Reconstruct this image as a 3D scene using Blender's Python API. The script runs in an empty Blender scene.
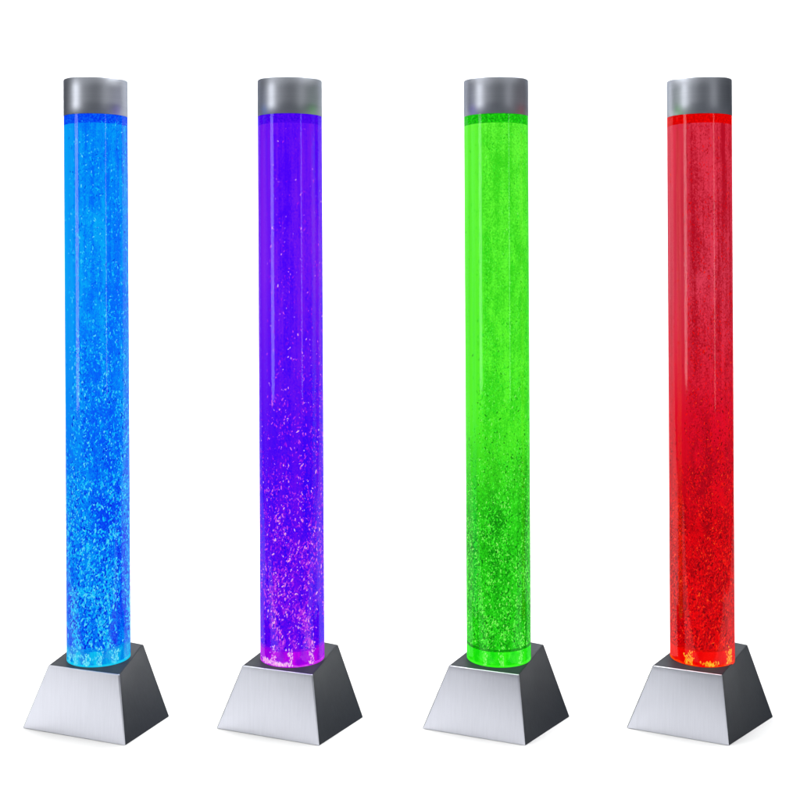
import bpy, bmesh, math, random
from mathutils import Vector, noise

# ---------------------------------------------------------------- basics
S = 0.0027                      # metres per reference unit
F = 1200.0                      # focal length in the same units (800 across)
YH = 264.0                      # height of the eye line in the frame
D = F * S                       # camera distance to the row of lamps
ZC = 458.0 * S                  # camera height
HB = 65.0 * S                   # pedestal height
sc = bpy.context.scene
col = sc.collection


def ray(px, py):
    return Vector(((px - 400.0) / F, 1.0, -(py - YH) / F))


def on_height(px, py, z):
    """where the line of sight meets a level plane at height z"""
    r = ray(px, py)
    t = (z - ZC) / r.z
    return Vector((r.x * t, -D + t, z))


def at_depth(px, py, y=0.0):
    r = ray(px, py)
    t = D + y
    return Vector((r.x * t, y, ZC + r.z * t))


def link(name, me, mat=None, parent=None, smooth=True):
    o = bpy.data.objects.new(name, me)
    col.objects.link(o)
    if mat:
        me.materials.append(mat)
    if smooth:
        for p in me.polygons:
            p.use_smooth = True
    if parent:
        o.parent = parent
    return o


def new_mat(name):
    m = bpy.data.materials.new(name)
    m.use_nodes = True
    nt = m.node_tree
    nt.nodes.clear()
    out = nt.nodes.new('ShaderNodeOutputMaterial')
    return m, nt, out


def N(nt, typ, **kw):
    n = nt.nodes.new(typ)
    for k, v in kw.items():
        if k in n.inputs.keys():
            n.inputs[k].default_value = v
        else:
            setattr(n, k, v)
    return n


def ramp(nt, stops, interp='LINEAR'):
    r = nt.nodes.new('ShaderNodeValToRGB')
    r.color_ramp.interpolation = interp
    e = r.color_ramp.elements
    while len(e) < len(stops):
        e.new(0.5)
    for i, (p, c) in enumerate(stops):
        e[i].position = p
        e[i].color = (c[0], c[1], c[2], 1) if not isinstance(c, float) else (c, c, c, 1)
    return r


def lin(c):
    """8 bit screen colour to linear"""
    o = []
    for v in c:
        v /= 255.0
        o.append(v / 12.92 if v <= 0.04045 else ((v + 0.055) / 1.055) ** 2.4)
    return tuple(o)


def math_node(nt, op, a, b=None, clamp=False):
    n = nt.nodes.new('ShaderNodeMath')
    n.operation = op
    n.use_clamp = clamp
    for i, v in enumerate((a, b)):
        if v is None:
            continue
        if isinstance(v, (int, float)):
            n.inputs[i].default_value = v
        else:
            nt.links.new(v, n.inputs[i])
    return n.outputs[0]


# ---------------------------------------------------------------- materials
def mat_steel(name, base, rough, streak_scale, bump=0.02, var=0.06, metallic=1.0, spec=0.5):
    m, nt, out = new_mat(name)
    b = N(nt, 'ShaderNodeBsdfPrincipled', Metallic=metallic)
    b.inputs['Specular IOR Level'].default_value = spec
    tc = N(nt, 'ShaderNodeTexCoord')
    mp = N(nt, 'ShaderNodeMapping')
    mp.inputs['Scale'].default_value = streak_scale
    nt.links.new(tc.outputs['Object'], mp.inputs['Vector'])
    no = N(nt, 'ShaderNodeTexNoise', Scale=1.0, Detail=5.0, Roughness=0.6)
    nt.links.new(mp.outputs[0], no.inputs['Vector'])
    soft = N(nt, 'ShaderNodeTexNoise', Scale=9.0, Detail=2.0)
    nt.links.new(tc.outputs['Object'], soft.inputs['Vector'])
    r = ramp(nt, [(0.3, tuple(c * (1 - var) for c in base)), (0.7, tuple(min(1, c * (1 + var)) for c in base))])
    nt.links.new(no.outputs['Fac'], r.inputs['Fac'])
    nt.links.new(r.outputs[0], b.inputs['Base Color'])
    rr = math_node(nt, 'MULTIPLY_ADD', soft.outputs['Fac'], 0.12)
    rr.node.inputs[2].default_value = rough - 0.06
    nt.links.new(rr, b.inputs['Roughness'])
    bp = N(nt, 'ShaderNodeBump', Strength=bump, Distance=0.002)
    nt.links.new(no.outputs['Fac'], bp.inputs['Height'])
    nt.links.new(bp.outputs[0], b.inputs['Normal'])
    nt.links.new(b.outputs[0], out.inputs[0])
    return m


STEEL_FRONT = mat_steel('brushed_steel', (0.63, 0.64, 0.70), 0.36, (260, 260, 5), 0.008, 0.03)
STEEL_CAP = mat_steel('satin_steel_cap', (0.46, 0.48, 0.53), 0.45, (6, 6, 300), 0.01, 0.04)
STEEL_CAP.node_tree.nodes['Principled BSDF'].inputs['Specular Tint'].default_value = (0.18, 0.2, 0.24, 1)
DARK = mat_steel('shade_painted_steel', (0.022, 0.026, 0.034), 0.5, (200, 200, 6), 0.01, 0.1, 0.0, 0.12)  # pedestal sides: same steel, its shade and dark reflections put into the colour
DARK_TOP = mat_steel('shade_painted_steel_top', (0.030, 0.036, 0.046), 0.5, (6, 120, 60), 0.01, 0.1, 0.0, 0.12)  # steel top, darkened in its colour to stand for shade


def mat_acrylic():
    m, nt, out = new_mat('clear_acrylic')
    g = N(nt, 'ShaderNodeBsdfRefraction', Roughness=0.0, IOR=1.40)
    g.inputs['Color'].default_value = (1, 1, 1, 1)
    gl = N(nt, 'ShaderNodeBsdfGlossy', Roughness=0.06)
    fr = N(nt, 'ShaderNodeFresnel', IOR=1.38)
    f = math_node(nt, 'MINIMUM', math_node(nt, 'MULTIPLY', fr.outputs[0], 0.7), 0.032)
    geo = N(nt, 'ShaderNodeNewGeometry')
    f = math_node(nt, 'MULTIPLY', f, math_node(nt, 'SUBTRACT', 1.0, geo.outputs['Backfacing']))
    mx = N(nt, 'ShaderNodeMixShader')
    nt.links.new(f, mx.inputs[0])
    nt.links.new(g.outputs[0], mx.inputs[1])
    nt.links.new(gl.outputs[0], mx.inputs[2])
    nt.links.new(mx.outputs[0], out.inputs[0])
    return m


ACRYLIC = mat_acrylic()


def mat_water(name, spec):
    """glowing water column: slow change of colour with height, vertical streaks, fine dense fizz"""
    m, nt, out = new_mat(name)
    tc = N(nt, 'ShaderNodeTexCoord')
    sep = N(nt, 'ShaderNodeSeparateXYZ')
    nt.links.new(tc.outputs['Object'], sep.inputs[0])
    h = math_node(nt, 'DIVIDE', sep.outputs['Z'], 545 * S)
    base = ramp(nt, [(p, lin(c)) for p, c in spec['base']])
    nt.links.new(h, base.inputs['Fac'])
    alt = ramp(nt, [(p, lin(c)) for p, c in spec['alt']])  # paler upper part: tube reflections put into the emission colour
    nt.links.new(h, alt.inputs['Fac'])
    # streaks that run up the column, broad pale reflections painted in with them
    mp = N(nt, 'ShaderNodeMapping')
    mp.inputs['Scale'].default_value = (55, 55, 1.3)
    mp.inputs['Location'].default_value = (spec['seed'], 2, 0)
    nt.links.new(tc.outputs['Object'], mp.inputs['Vector'])
    n1 = N(nt, 'ShaderNodeTexNoise', Scale=1.0, Detail=5.0, Roughness=0.62)
    nt.links.new(mp.outputs[0], n1.inputs['Vector'])
    # clouds of fizz
    mp2 = N(nt, 'ShaderNodeMapping')
    mp2.inputs['Scale'].default_value = (26, 26, 11)
    mp2.inputs['Location'].default_value = (spec['seed'] * 2, 0, 1)
    nt.links.new(tc.outputs['Object'], mp2.inputs['Vector'])
    n2 = N(nt, 'ShaderNodeTexNoise', Scale=1.0, Detail=4.0, Roughness=0.6, Distortion=0.6)
    nt.links.new(mp2.outputs[0], n2.inputs['Vector'])
    # fine fizz
    mp3 = N(nt, 'ShaderNodeMapping')
    mp3.inputs['Scale'].default_value = (300, 300, 190)
    nt.links.new(tc.outputs['Object'], mp3.inputs['Vector'])
    n3 = N(nt, 'ShaderNodeTexNoise', Scale=1.0, Detail=2.0, Roughness=0.7, Distortion=1.0)
    nt.links.new(mp3.outputs[0], n3.inputs['Vector'])
    sw = ramp(nt, [(p, v) for p, v in spec['streak_h']])       # how strong the streaks are at each height
    nt.links.new(h, sw.inputs['Fac'])
    fw = ramp(nt, [(p, v) for p, v in spec['fizz_h']])
    nt.links.new(h, fw.inputs['Fac'])
    c1 = math_node(nt, 'SUBTRACT', n1.outputs['Fac'], 0.5)
    c2 = math_node(nt, 'SUBTRACT', n2.outputs['Fac'], 0.5)
    c3 = math_node(nt, 'SUBTRACT', n3.outputs['Fac'], 0.5)
    a = math_node(nt, 'MULTIPLY', math_node(nt, 'MULTIPLY', c1, 5.0), sw.outputs[0])
    b = math_node(nt, 'MULTIPLY', math_node(nt, 'MULTIPLY', c2, spec['cloud']), fw.outputs[0])
    c = math_node(nt, 'MULTIPLY', math_node(nt, 'MULTIPLY', c3, spec['fine']), fw.outputs[0])
    t = math_node(nt, 'ADD', math_node(nt, 'ADD', a, b), math_node(nt, 'ADD', c, spec.get('bias', 0.45)), clamp=True)
    fl = N(nt, 'ShaderNodeMapRange', interpolation_type='SMOOTHSTEP')  # left flank of the glow painted paler, like the refracted tube edge
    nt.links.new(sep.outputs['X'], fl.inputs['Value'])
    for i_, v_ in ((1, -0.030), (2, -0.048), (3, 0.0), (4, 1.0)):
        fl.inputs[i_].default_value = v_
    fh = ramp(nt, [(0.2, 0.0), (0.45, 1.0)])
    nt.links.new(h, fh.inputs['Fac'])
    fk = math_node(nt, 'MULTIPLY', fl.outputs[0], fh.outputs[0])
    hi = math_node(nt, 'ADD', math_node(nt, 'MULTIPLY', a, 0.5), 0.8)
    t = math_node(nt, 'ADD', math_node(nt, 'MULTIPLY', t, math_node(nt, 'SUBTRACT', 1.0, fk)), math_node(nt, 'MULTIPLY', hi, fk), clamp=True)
    mx = N(nt, 'ShaderNodeMix', data_type='RGBA')
    nt.links.new(t, mx.inputs[0])
    nt.links.new(base.outputs[0], mx.inputs[6])
    nt.links.new(alt.outputs[0], mx.inputs[7])
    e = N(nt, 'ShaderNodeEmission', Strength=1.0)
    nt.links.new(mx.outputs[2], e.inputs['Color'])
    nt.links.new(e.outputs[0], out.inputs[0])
    return m


def mat_glow(name, c0, c1, scale=(120, 120, 120), strength=1.0, lo=0.4, hi=0.65):
    m, nt, out = new_mat(name)
    tc = N(nt, 'ShaderNodeTexCoord')
    mp = N(nt, 'ShaderNodeMapping')
    mp.inputs['Scale'].default_value = scale
    nt.links.new(tc.outputs['Object'], mp.inputs['Vector'])
    n = N(nt, 'ShaderNodeTexNoise', Scale=1.0, Detail=3.0, Roughness=0.65)
    nt.links.new(mp.outputs[0], n.inputs['Vector'])
    r = ramp(nt, [(lo, lin(c0)), (hi, lin(c1))])
    nt.links.new(n.outputs['Fac'], r.inputs['Fac'])
    e = N(nt, 'ShaderNodeEmission', Strength=strength)
    nt.links.new(r.outputs[0], e.inputs['Color'])
    nt.links.new(e.outputs[0], out.inputs[0])
    return m


def mat_bubbles(name, tones):
    m, nt, out = new_mat(name)
    at = N(nt, 'ShaderNodeAttribute', attribute_name='tone')
    n = len(tones)
    r = ramp(nt, [((i + 0.5) / n, lin(c)) for i, c in enumerate(tones)])
    nt.links.new(at.outputs['Fac'], r.inputs['Fac'])
    e = N(nt, 'ShaderNodeEmission', Strength=1.0)
    nt.links.new(r.outputs[0], e.inputs['Color'])
    nt.links.new(e.outputs[0], out.inputs[0])
    return m


# ---------------------------------------------------------------- shapes
def lathe(profile, seg=96, caps=(True, True)):
    """profile: list of (radius, z) from bottom to top"""
    bm = bmesh.new()
    rings = []
    for r, z in profile:
        rings.append([bm.verts.new((r * math.cos(2 * math.pi * i / seg), r * math.sin(2 * math.pi * i / seg), z)) for i in range(seg)])
    for a, b in zip(rings[:-1], rings[1:]):
        for i in range(seg):
            j = (i + 1) % seg
            bm.faces.new((a[i], a[j], b[j], b[i]))
    if caps[0]:
        bm.faces.new(rings[0][::-1])
    if caps[1]:
        bm.faces.new(rings[-1])
    me = bpy.data.meshes.new('m')
    bm.to_mesh(me)
    bm.free()
    return me


def sharp(o, deg=35):
    """keep creases crisp on a lathed object"""
    me = o.data
    bm = bmesh.new()
    bm.from_mesh(me)
    for e in bm.edges:
        if len(e.link_faces) == 2 and e.calc_face_angle(0) > math.radians(deg):
            e.smooth = False
    bm.to_mesh(me)
    bm.free()


def quad_ring(q, r, z, nedge=10, narc=4):
    """rounded outline of a quadrilateral q (4 xy points, counter clockwise)"""
    pts = []
    for k in range(4):
        p0, p1, p2 = q[k - 1], q[k], q[(k + 1) % 4]
        a = (p0 - p1).normalized()
        b = (p2 - p1).normalized()
        ang = a.angle(b)
        d = r / math.tan(ang / 2)
        s, e = p1 + a * d, p1 + b * d
        c = p1 + (a + b).normalized() * (r / math.sin(ang / 2))
        v0, v1 = s - c, e - c
        w = v0.angle_signed(v1)
        for i in range(narc + 1):
            t = -w * i / narc
            ct, st = math.cos(t), math.sin(t)
            pts.append(Vector((c.x + v0.x * ct - v0.y * st, c.y + v0.x * st + v0.y * ct)))
        # edge points up to the next corner
        p3 = q[(k + 2) % 4]
        a2 = (p1 - p2).normalized()
        b2 = (p3 - p2).normalized()
        d2 = r / math.tan(a2.angle(b2) / 2)
        s2 = p2 + a2 * d2
        for i in range(1, nedge):
            pts.append(e.lerp(s2, i / nedge))
    return [Vector((p.x, p.y, z)) for p in pts]


def build_pedestal(root, top, bot):
    """top / bot: four xy corners relative to the root, counter clockwise from the rear left... > shell, front_panel, top_plate"""
    def ring(t, inset=0.0, z=None, rad=1.3):
        q = [b.lerp(a, t) for a, b in zip(top, bot)]
        if inset:
            c = sum(q, Vector((0, 0))) / 4
            q = [p + (c - p).normalized() * inset * 1.35 for p in q]
        return quad_ring(q, rad * S, HB * t if z is None else z)
    bm = bmesh.new()
    rings = []
    rings.append([bm.verts.new(p) for p in ring(0.0, 0.3 * S, 0.0)])
    rings.append([bm.verts.new(p) for p in ring(0.008)])
    for i in range(1, 13):
        rings.append([bm.verts.new(p) for p in ring(0.008 + 0.982 * i / 12)])
    rings.append([bm.verts.new(p) for p in ring(0.996, 0.25 * S)])
    rings.append([bm.verts.new(p) for p in ring(1.0, 0.9 * S, HB)])
    rings.append([bm.verts.new(p) for p in ring(1.0, 1.3 * S, HB - 0.6 * S)])
    n = len(rings[0])
    for a, b in zip(rings[:-1], rings[1:]):
        for i in range(n):
            j = (i + 1) % n
            bm.faces.new((a[i], a[j], b[j], b[i]))
    bm.faces.new(rings[0][::-1])
    bm.faces.new(rings[-1])
    bmesh.ops.recalc_face_normals(bm, faces=bm.faces[:])
    me = bpy.data.meshes.new('m')
    bm.to_mesh(me)
    bm.free()
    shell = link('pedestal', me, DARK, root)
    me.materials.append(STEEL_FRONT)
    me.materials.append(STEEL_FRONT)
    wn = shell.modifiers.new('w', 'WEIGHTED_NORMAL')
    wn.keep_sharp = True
    # the front face and the rounded edge beside it take the lighter steel; the other faces carry painted shade
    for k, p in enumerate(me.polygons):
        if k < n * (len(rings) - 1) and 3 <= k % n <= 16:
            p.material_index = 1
    # top plate, let into the rim
    q = [p.copy() for p in top]
    c = sum(q, Vector((0, 0))) / 4
    q = [p + (c - p).normalized() * 1.9 * S for p in q]
    bm = bmesh.new()
    r0 = [bm.verts.new(p) for p in quad_ring(q, 0.8 * S, HB - 1.2 * S)]
    r1 = [bm.verts.new(p) for p in quad_ring(q, 0.8 * S, HB - 0.1 * S)]
    for i in range(len(r0)):
        j = (i + 1) % len(r0)
        bm.faces.new((r0[i], r0[j], r1[j], r1[i]))
    bm.faces.new(r1)
    bm.faces.new(r0[::-1])
    bmesh.ops.recalc_face_normals(bm, faces=bm.faces[:])
    me = bpy.data.meshes.new('m')
    bm.to_mesh(me)
    bm.free()
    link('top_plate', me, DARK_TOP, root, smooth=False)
    return shell


def bubble_mesh(spec, R, z0, z1):
    rnd = random.Random(spec['seed'])
    V, Fc, tone = [], [], []
    n = spec['count']
    made = 0
    while made < n:
        h = rnd.random()                                     # 0 bottom, 1 top
        if rnd.random() > spec['dens'](h):
            continue
        th = rnd.uniform(0, 2 * math.pi)
        # bubbles thinned along the left flank, imitating refraction at the tube rim
        if math.cos(th + 0.25) < -0.52 and rnd.random() < min(0.95, max(0.0, (h - 0.22) * 4)):
            continue
        # plumes rising from the air stones, widening as they climb
        spread = 0.09 + 1.0 * h
        if rnd.random() < spec['plume'] * max(0.0, 1 - h * 2.4):
            th = rnd.choice((-2.08, -2.08, -1.55, -1.02, -1.02, 0.3, 1.6, 2.6)) + 0.16 * math.sin(h * 31 + spec['seed']) + rnd.gauss(0, spread)
        rad = R * math.sqrt(rnd.uniform(0.765 ** 2, 0.965 ** 2))
        z = z0 + (z1 - z0) * h
        if rnd.random() < 0.75:
            nv = noise.noise(Vector((rad * math.cos(th) * 38, rad * math.sin(th) * 38 + spec['seed'], z * 15))) + 0.6 * noise.noise(Vector((rad * math.cos(th) * 110, rad * math.sin(th) * 110, z * 45 + spec['seed'])))
            if nv < spec.get('clump', -0.02) * 1.0:
                continue
        k = spec['size'] * (0.5 + 0.95 * rnd.random() ** 2.0) * (1.18 - 0.42 * min(1, h * 1.4))
        a = 0.52 * S * k
        L = a * rnd.uniform(1.3, 4.0)
        tilt = rnd.gauss(0.12, 0.45)
        x, y = rad * math.cos(th), rad * math.sin(th)
        tang = Vector((-math.sin(th), math.cos(th), 0))
        up = (Vector((0, 0, 1)) * math.cos(tilt) + tang * math.sin(tilt)).normalized()
        sd = up.cross(Vector((math.cos(th), math.sin(th), 0))).normalized()
        ot = up.cross(sd)
        c = Vector((x, y, z))
        b = len(V)
        V.append(c - up * L)
        for zz in (-0.45, 0.5):
            for q in range(5):
                an = 2 * math.pi * q / 5
                V.append(c + up * (L * zz) + (sd * math.cos(an) + ot * math.sin(an)) * a)
        V.append(c + up * L)
        fs = []
        for q in range(5):
            p = (q + 1) % 5
            fs += [(b, b + 1 + p, b + 1 + q), (b + 1 + q, b + 1 + p, b + 6 + p, b + 6 + q), (b + 6 + q, b + 6 + p, b + 11)]
        Fc += fs
        tone += [spec['pick'](rnd, h, th)] * len(fs)
        made += 1
    me = bpy.data.meshes.new('m')
    me.from_pydata([tuple(v) for v in V], [], Fc)
    at = me.attributes.new('tone', 'FLOAT', 'FACE')
    at.data.foreach_set('value', tone)
    return me


def build_lamp(spec):
    x0, x1 = spec['tube_bottom']
    t0, t1 = spec['tube_top']
    cx = (x0 + x1) / 2
    X = (cx - 400) * S
    # apparent half width grows off axis: undo it so that all tubes have the same apparent width
    u = (cx - 400) / F
    R = (x1 - x0 + t1 - t0) / 4 * S / math.sqrt(1 + u * u) * 0.998
    root = bpy.data.objects.new('bubble_tube_lamp', None)
    col.objects.link(root)
    root.location = (X, 0, 0)
    root['label'] = spec['label']
    root['category'] = 'bubble lamp'
    root['group'] = 'bubble tube lamps standing in a row'
    lean = -(((x0 + x1) - (t0 + t1)) / 2) / 530.0
    org = Vector((X, 0))
    TL, TF, TR, TB = [on_height(px, py, HB).xy - org for px, py in spec['top']]
    BL, BF, BR = [on_height(px, py, 0.0).xy - org for px, py in spec['bot']]
    BB = BL + BR - BF
    build_pedestal(root, [TL, TF, TR, TB], [BL, BF, BR, BB])

    z_bot = HB
    z_cap0 = at_depth(400, 117.2).z
    z_cap1 = at_depth(400, 80.9).z
    z_water = at_depth(400, 125.5).z
    z_plate = at_depth(400, 641.5).z

    def upper(name, me, mat, parent=root, smooth=True):
        # meshes are built from the pedestal's top upward
        o = link(name, me, mat, parent, smooth)
        if parent is root:
            o.location = (0, 0, z_bot)
            o.rotation_euler = (0, lean, 0)
        return o
    H = z_cap0 - z_bot
    tube = upper('acrylic_tube', lathe([(R, -0.004), (R, H + 0.01)], 128), ACRYLIC)
    sharp(tube)
    w0, w1 = z_plate - z_bot, z_water - z_bot
    core = lathe([(R * 0.745, w0), (R * 0.745, w1)], 64)
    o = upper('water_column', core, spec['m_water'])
    sharp(o)
    fz = upper('bubbles', bubble_mesh(spec, R, w0 + 0.004, w1 + 0.004), spec['m_bubble'], smooth=True)
    fz['kind'] = 'stuff'
    # layer of froth between the water line and the lid
    o = upper('froth_layer', lathe([(R * 0.76, w1 + 0.0005), (R * 0.76, H + 0.008)], 64), spec['m_froth'])
    sharp(o)
    # light chamber under the perforated plate, and the plate itself
    o = upper('light_chamber', lathe([(R * 0.74, -0.003), (R * 0.74, w0 - 0.0025)], 64), spec['m_chamber'])
    sharp(o)
    o = upper('air_plate', lathe([(R * 0.95, w0 - 0.0022), (R * 0.95, w0 - 0.0004)], 64), spec['m_plate'])
    sharp(o)
    o = upper('added_glow_disc', lathe([(R * 0.985, -0.0035), (R * 0.985, 0.0004)], 64), spec['m_disc'])  # glowing disc added to brighten the dark rim at the tube foot
    sharp(o)
    # jets of air lit from below; low flat ones stand in for glow
    rj = random.Random(spec['seed'] + 5)
    for th, hh, rr in spec['jets']:
        V, Fc = [], []
        for k in range(int(46 * max(0.6, rr / 0.007))):
            t = rj.random() ** 1.3
            a = th + rj.gauss(0, rr * 0.55 / R) * (0.8 + t)
            rad = R * rj.uniform(0.80, 0.95)
            c = Vector((rad * math.cos(a), rad * math.sin(a), hh * t + 0.0015))
            w, L = 0.55 * S * rj.uniform(0.6, 1.3), 0.8 * S * rj.uniform(0.6, 2.4)
            b0 = len(V)
            for d in ((0, 0, -L), (w, 0, 0), (0, w, 0), (-w, 0, 0), (0, -w, 0), (rj.uniform(-w, w), 0, L)):
                V.append(tuple(c + Vector(d)))
            for q in range(4):
                p = (q + 1) % 4
                Fc += [(b0, b0 + 1 + p, b0 + 1 + q), (b0 + 5, b0 + 1 + q, b0 + 1 + p)]
        me = bpy.data.meshes.new('m')
        me.from_pydata(V, [], Fc)
        upper('air_jet', me, spec['m_jet'])
    # lid
    hc = z_cap1 - z_cap0
    rc = R * 1.006
    prof = [(rc * 0.93, 0.004), (rc * 0.985, 0.0), (rc, 0.0012), (rc, hc * 0.35), (rc, hc * 0.7), (rc, hc - 0.003), (rc - 0.0009, hc - 0.0009), (rc - 0.003, hc), (rc * 0.9, hc), (rc * 0.89, hc - 0.0015), (rc * 0.5, hc - 0.0015)]
    cap = upper('end_cap', lathe(prof, 128), STEEL_CAP)
    cap.location = Vector((math.sin(lean) * H, 0, z_bot + math.cos(lean) * H))
    sharp(cap, 50)
    return root


# ---------------------------------------------------------------- the four lamps
def pick_from(weights_lo, weights_hi):
    """tone index weights at the bottom and the top of the column"""
    n = len(weights_lo)

    def f(rnd, h, th):
        h = min(1.0, h * 1.7)
        w = [a + (b - a) * h for a, b in zip(weights_lo, weights_hi)]
        r = rnd.random() * sum(w)
        for i, v in enumerate(w):
            r -= v
            if r <= 0:
                break
        return (i + rnd.uniform(0.1, 0.95)) / n
    return f


LAMPS = [
    dict(label='bubble tube lamp glowing bright blue with pale blue bubbles on a steel pedestal',
         tube_bottom=(67, 130.7), tube_top=(63.7, 128.2),
         top=[(48.5, 665.3), (119.5, 674.7), (143.4, 644.3), (90, 634)],
         bot=[(22.5, 728), (125, 745.7), (169.5, 716.3)],
         seed=3, count=17000, size=1.02, plume=0.95, dens=lambda h: 0.30 + 0.70 * (1 - h) ** 1.1,
         base=[(0.0, (0, 55, 240)), (0.3, (0, 62, 246)), (0.6, (0, 105, 252)), (1.0, (0, 112, 250))],
         alt=[(0.0, (0, 150, 248)), (0.4, (0, 140, 250)), (0.7, (5, 172, 250)), (1.0, (5, 168, 250))],
         streak_h=[(0.0, 0.4), (0.5, 0.5), (1.0, 0.7)], fizz_h=[(0.0, 1.0), (0.6, 0.8), (1.0, 0.6)], cloud=3.2, fine=4.2, bias=0.34,
         tones=[(0, 40, 225), (0, 105, 248), (0, 165, 252), (20, 200, 252), (90, 222, 250)],
         pick=pick_from((1.9, 1.5, 1.6, 2.4, 0.9), (0.3, 1.8, 2.4, 1.8, 0.5)),
         froth=((0, 50, 245), (10, 110, 250)), chamber=((0, 130, 235), (10, 200, 245)), plate=((0, 110, 235), (0, 170, 245)),
         jet=((60, 215, 250), (140, 240, 250)), jets=[(-2.2, .045, .008), (-1.75, .03, .010), (-1.3, .05, .009), (-0.75, .04, .010), (-2.6, .03, .006)]),
    dict(label='bubble tube lamp glowing violet with pink bubbles on a steel pedestal',
         tube_bottom=(260.6, 324.4), tube_top=(257.6, 322.2),
         top=[(242.2, 665.6), (312.7, 674.7), (338, 644.5), (284, 634)],
         bot=[(216.2, 728.4), (319, 745.9), (363.5, 717)],
         seed=8, count=8200, size=0.92, plume=0.95, dens=lambda h: 0.05 + 0.95 * (1 - h) ** 1.7,
         base=[(0.0, (60, 0, 245)), (0.3, (45, 0, 250)), (0.6, (70, 0, 252)), (1.0, (75, 0, 252))],
         alt=[(0.0, (125, 0, 240)), (0.4, (95, 8, 245)), (0.7, (125, 28, 242)), (1.0, (120, 26, 242))],
         streak_h=[(0.0, 0.3), (0.5, 0.6), (1.0, 0.8)], fizz_h=[(0.0, 1.0), (0.6, 0.8), (1.0, 0.5)], cloud=1.8, fine=3.2,
         tones=[(40, 0, 225), (120, 10, 240), (165, 30, 240), (205, 70, 240), (245, 165, 235)],
         pick=pick_from((0.8, 2.4, 2.4, 1.5, 0.6), (0.0, 3.0, 1.8, 0.9, 0.3)),
         froth=((60, 0, 235), (95, 10, 250)), chamber=((150, 0, 230), (200, 0, 240)), plate=((110, 0, 235), (165, 0, 240)),
         jet=((240, 130, 245), (255, 230, 250)), jets=[(-2.15, .05, .007), (-1.55, .045, .006), (-0.8, .05, .008), (-2.5, .012, .014), (-1.9, .008, .016)]),
    dict(label='bubble tube lamp glowing bright green with dense fine bubbles on a steel pedestal',
         tube_bottom=(467, 530.6), tube_top=(463.7, 528.5),
         top=[(448.8, 665.5), (518.9, 674.7), (543.6, 644.3), (490, 634)],
         bot=[(422, 728.6), (525, 745.8), (570, 716.4)],
         seed=21, count=22000, size=0.74, plume=0.5, dens=lambda h: 0.3 + 0.7 * (1 - h) ** 0.9,
         base=[(0.0, (15, 160, 8)), (0.26, (10, 128, 10)), (0.42, (52, 212, 24)), (1.0, (60, 215, 28))],
         alt=[(0.0, (40, 225, 25)), (0.28, (48, 218, 25)), (0.45, (92, 250, 42)), (1.0, (105, 252, 58))],
         streak_h=[(0.0, 0.3), (0.5, 0.5), (1.0, 0.6)], fizz_h=[(0.0, 1.0), (0.35, 1.0), (0.5, 0.85), (1.0, 0.8)], cloud=3.0, fine=4.5, bias=0.5,
         tones=[(12, 112, 12), (28, 185, 18), (45, 225, 28), (80, 245, 55), (135, 245, 100)],
         pick=pick_from((2.0, 1.7, 2.0, 2.2, 1.0), (0.0, 0.9, 3.0, 2.2, 0.1)),
         froth=((15, 160, 10), (40, 235, 20)), chamber=((20, 225, 10), (55, 250, 25)), plate=((10, 110, 10), (25, 190, 15)),
         jet=((90, 245, 70), (150, 250, 120)), jets=[(-2.15, .04, .006), (-1.55, .05, .006), (-0.85, .04, .006)]),
    dict(label='bubble tube lamp glowing red with dark crimson patches on a steel pedestal',
         tube_bottom=(669.5, 735), tube_top=(667, 731.7),
         top=[(652.5, 665.5), (721.9, 675), (747.5, 644.6), (694, 634)],
         bot=[(626, 728), (728.8, 745.8), (773.5, 716.7)],
         seed=34, count=17000, size=0.8, plume=0.5, dens=lambda h: 0.12 + 0.88 * (1 - h) ** 1.1,
         base=[(0.0, (190, 0, 5)), (0.25, (150, 0, 12)), (0.45, (185, 5, 30)), (0.7, (176, 12, 34)), (1.0, (186, 14, 38))],
         alt=[(0.0, (245, 5, 3)), (0.25, (225, 0, 12)), (0.45, (225, 8, 40)), (0.7, (222, 60, 84)), (1.0, (224, 52, 74))],
         streak_h=[(0.0, 0.3), (0.4, 0.6), (1.0, 1.0)], fizz_h=[(0.0, 1.0), (0.45, 0.9), (1.0, 0.6)], cloud=3.0, fine=4.5, bias=0.45,
         tones=[(115, 0, 8), (170, 5, 18), (235, 5, 15), (250, 20, 12), (250, 70, 22)],
         pick=pick_from((1.8, 1.9, 2.4, 1.6, 0.2), (0.0, 2.4, 3.0, 0.2, 0.0)),
         froth=((205, 0, 0), (250, 5, 3)), chamber=((235, 0, 0), (252, 10, 3)), plate=((190, 0, 0), (240, 15, 5)),
         jet=((255, 120, 10), (255, 215, 60)), jets=[(-2.2, .04, .006), (-2.35, .025, .006), (-1.55, .010, .015), (-0.8, .035, .007), (-0.65, .045, .005)]),
]
for sp in LAMPS:
    w = sp['label'].split()[4]
    sp['m_water'] = mat_water('glowing_water', sp)
    sp['m_bubble'] = mat_bubbles('lit_bubbles', sp['tones'])
    sp['m_froth'] = mat_glow('lit_froth', *sp['froth'], scale=(230, 230, 230))
    sp['m_chamber'] = mat_glow('lit_chamber', *sp['chamber'], scale=(60, 60, 25))
    sp['m_disc'] = mat_glow('added_glow', sp['chamber'][1], sp['jet'][0], scale=(30, 30, 30), lo=0.45, hi=0.8)
    sp['m_plate'] = mat_glow('lit_air_plate', *sp['plate'], scale=(150, 150, 150))
    sp['m_jet'] = mat_glow('lit_air_jet_and_glow', *sp['jet'], scale=(200, 200, 90))
    build_lamp(sp)

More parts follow.
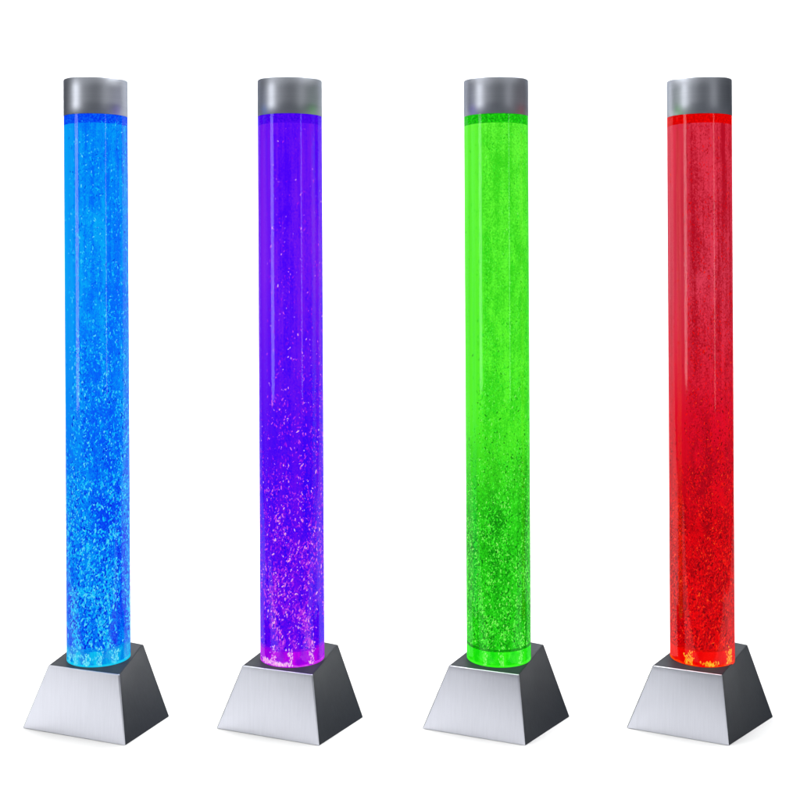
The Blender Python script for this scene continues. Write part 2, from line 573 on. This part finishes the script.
# ---------------------------------------------------------------- white paper sweep: floor and backdrop in one
m, nt, out = new_mat('white_paper')
b = N(nt, 'ShaderNodeBsdfPrincipled', Roughness=0.9)
b.inputs['Base Color'].default_value = (0.93, 0.93, 0.93, 1)
b.inputs['Specular IOR Level'].default_value = 0.1
nt.links.new(b.outputs[0], out.inputs[0])
PAPER = m
bm = bmesh.new()
prof = [(-0.62, 0.0)]
prof += [(-0.62 + 0.2 * i, 0.0) for i in range(1, 10)]
y0, r = 1.4, 0.9
for i in range(0, 17):
    a = math.pi / 2 * i / 16
    prof.append((y0 + r * math.sin(a), r - r * math.cos(a)))
prof += [(y0 + r, 1.2 + 0.3 * i) for i in range(0, 7)]
W = 2.25
rows = [[bm.verts.new((x * (1 + 0.34 * max(0.0, min(1.0, y / 1.3))), y, z)) for x in (-W, -W / 2, 0, W / 2, W)] for y, z in prof]
for a_, b_ in zip(rows[:-1], rows[1:]):
    for i in range(4):
        bm.faces.new((a_[i], a_[i + 1], b_[i + 1], b_[i]))
me = bpy.data.meshes.new('m')
bm.to_mesh(me)
bm.free()
fl = link('floor', me, PAPER)
fl['kind'] = 'structure'
fl.location.z = -0.0001


# ---------------------------------------------------------------- lights
def area(name, loc, target, sx, sy, power, color=(1, 1, 1), spread=math.pi):
    l = bpy.data.lights.new(name, 'AREA')
    l.shape = 'RECTANGLE'
    l.size, l.size_y = sx, sy
    l.energy = power
    l.color = color
    l.spread = spread
    o = bpy.data.objects.new(name, l)
    col.objects.link(o)
    o.location = loc
    d = Vector(target) - Vector(loc)
    o.rotation_euler = d.to_track_quat('-Z', 'Y').to_euler()
    return o


area('overhead_fill', (0, 0.15, 3.6), (0, 0.1, 0), 4.4, 2.4, 235)  # added fill that drives the paper to full white
area('backdrop_fill', (0, -0.4, 3.7), (0, 2.2, 1.0), 6.0, 0.6, 40, spread=math.radians(100))  # second added fill, whitens the upright part of the sweep
area('key_softbox', (-2.6, -4.4, 3.4), (0, 0, 0.2), 3.4, 2.2, 11, (0.97, 0.98, 1.0))
area('left_strip', (-5.4, -2.7, 1.75), (0, 0, 1.3), 1.3, 3.1, 88)
area('right_strip', (4.2, -4.5, 1.75), (0, 0, 1.3), 0.45, 3.1, 18)

world = bpy.data.worlds.new('World')
sc.world = world
world.use_nodes = True
wt = world.node_tree
bg = wt.nodes['Background']
tc = wt.nodes.new('ShaderNodeTexCoord')
sp_ = wt.nodes.new('ShaderNodeSeparateXYZ')
wt.links.new(tc.outputs['Generated'], sp_.inputs[0])
# dim studio: slate walls above, a paler floor below
wr = ramp(wt, [(0.0, (0.2, 0.21, 0.23)), (0.47, (0.13, 0.14, 0.155)), (0.56, (0.030, 0.036, 0.045)), (1.0, (0.035, 0.042, 0.05))])
wm = math_node(wt, 'MULTIPLY_ADD', sp_.outputs['Z'], 0.5)
wm.node.inputs[2].default_value = 0.5
wt.links.new(wm, wr.inputs['Fac'])
wt.links.new(wr.outputs[0], bg.inputs['Color'])
bg.inputs['Strength'].default_value = 1.0

# ---------------------------------------------------------------- camera
cam = bpy.data.cameras.new('camera')
co = bpy.data.objects.new('camera', cam)
col.objects.link(co)
co.location = (0, -D, ZC)
co.rotation_euler = (math.pi / 2, 0, 0)
cam.sensor_width = 36
cam.lens = 36 * F / 800
cam.shift_x = 0
cam.shift_y = -(400 - YH) / 800
cam.clip_start = 0.05
cam.clip_end = 200
sc.camera = co

sc.render.engine = 'CYCLES'
sc.cycles.max_bounces = 10
sc.cycles.transmission_bounces = 8
sc.cycles.caustics_refractive = False
sc.cycles.caustics_reflective = False
sc.cycles.use_denoising = True
sc.cycles.denoiser = 'OPENIMAGEDENOISE'
sc.view_settings.view_transform = 'Standard'
sc.view_settings.look = 'None'
sc.view_settings.exposure = 0
sc.view_settings.gamma = 1
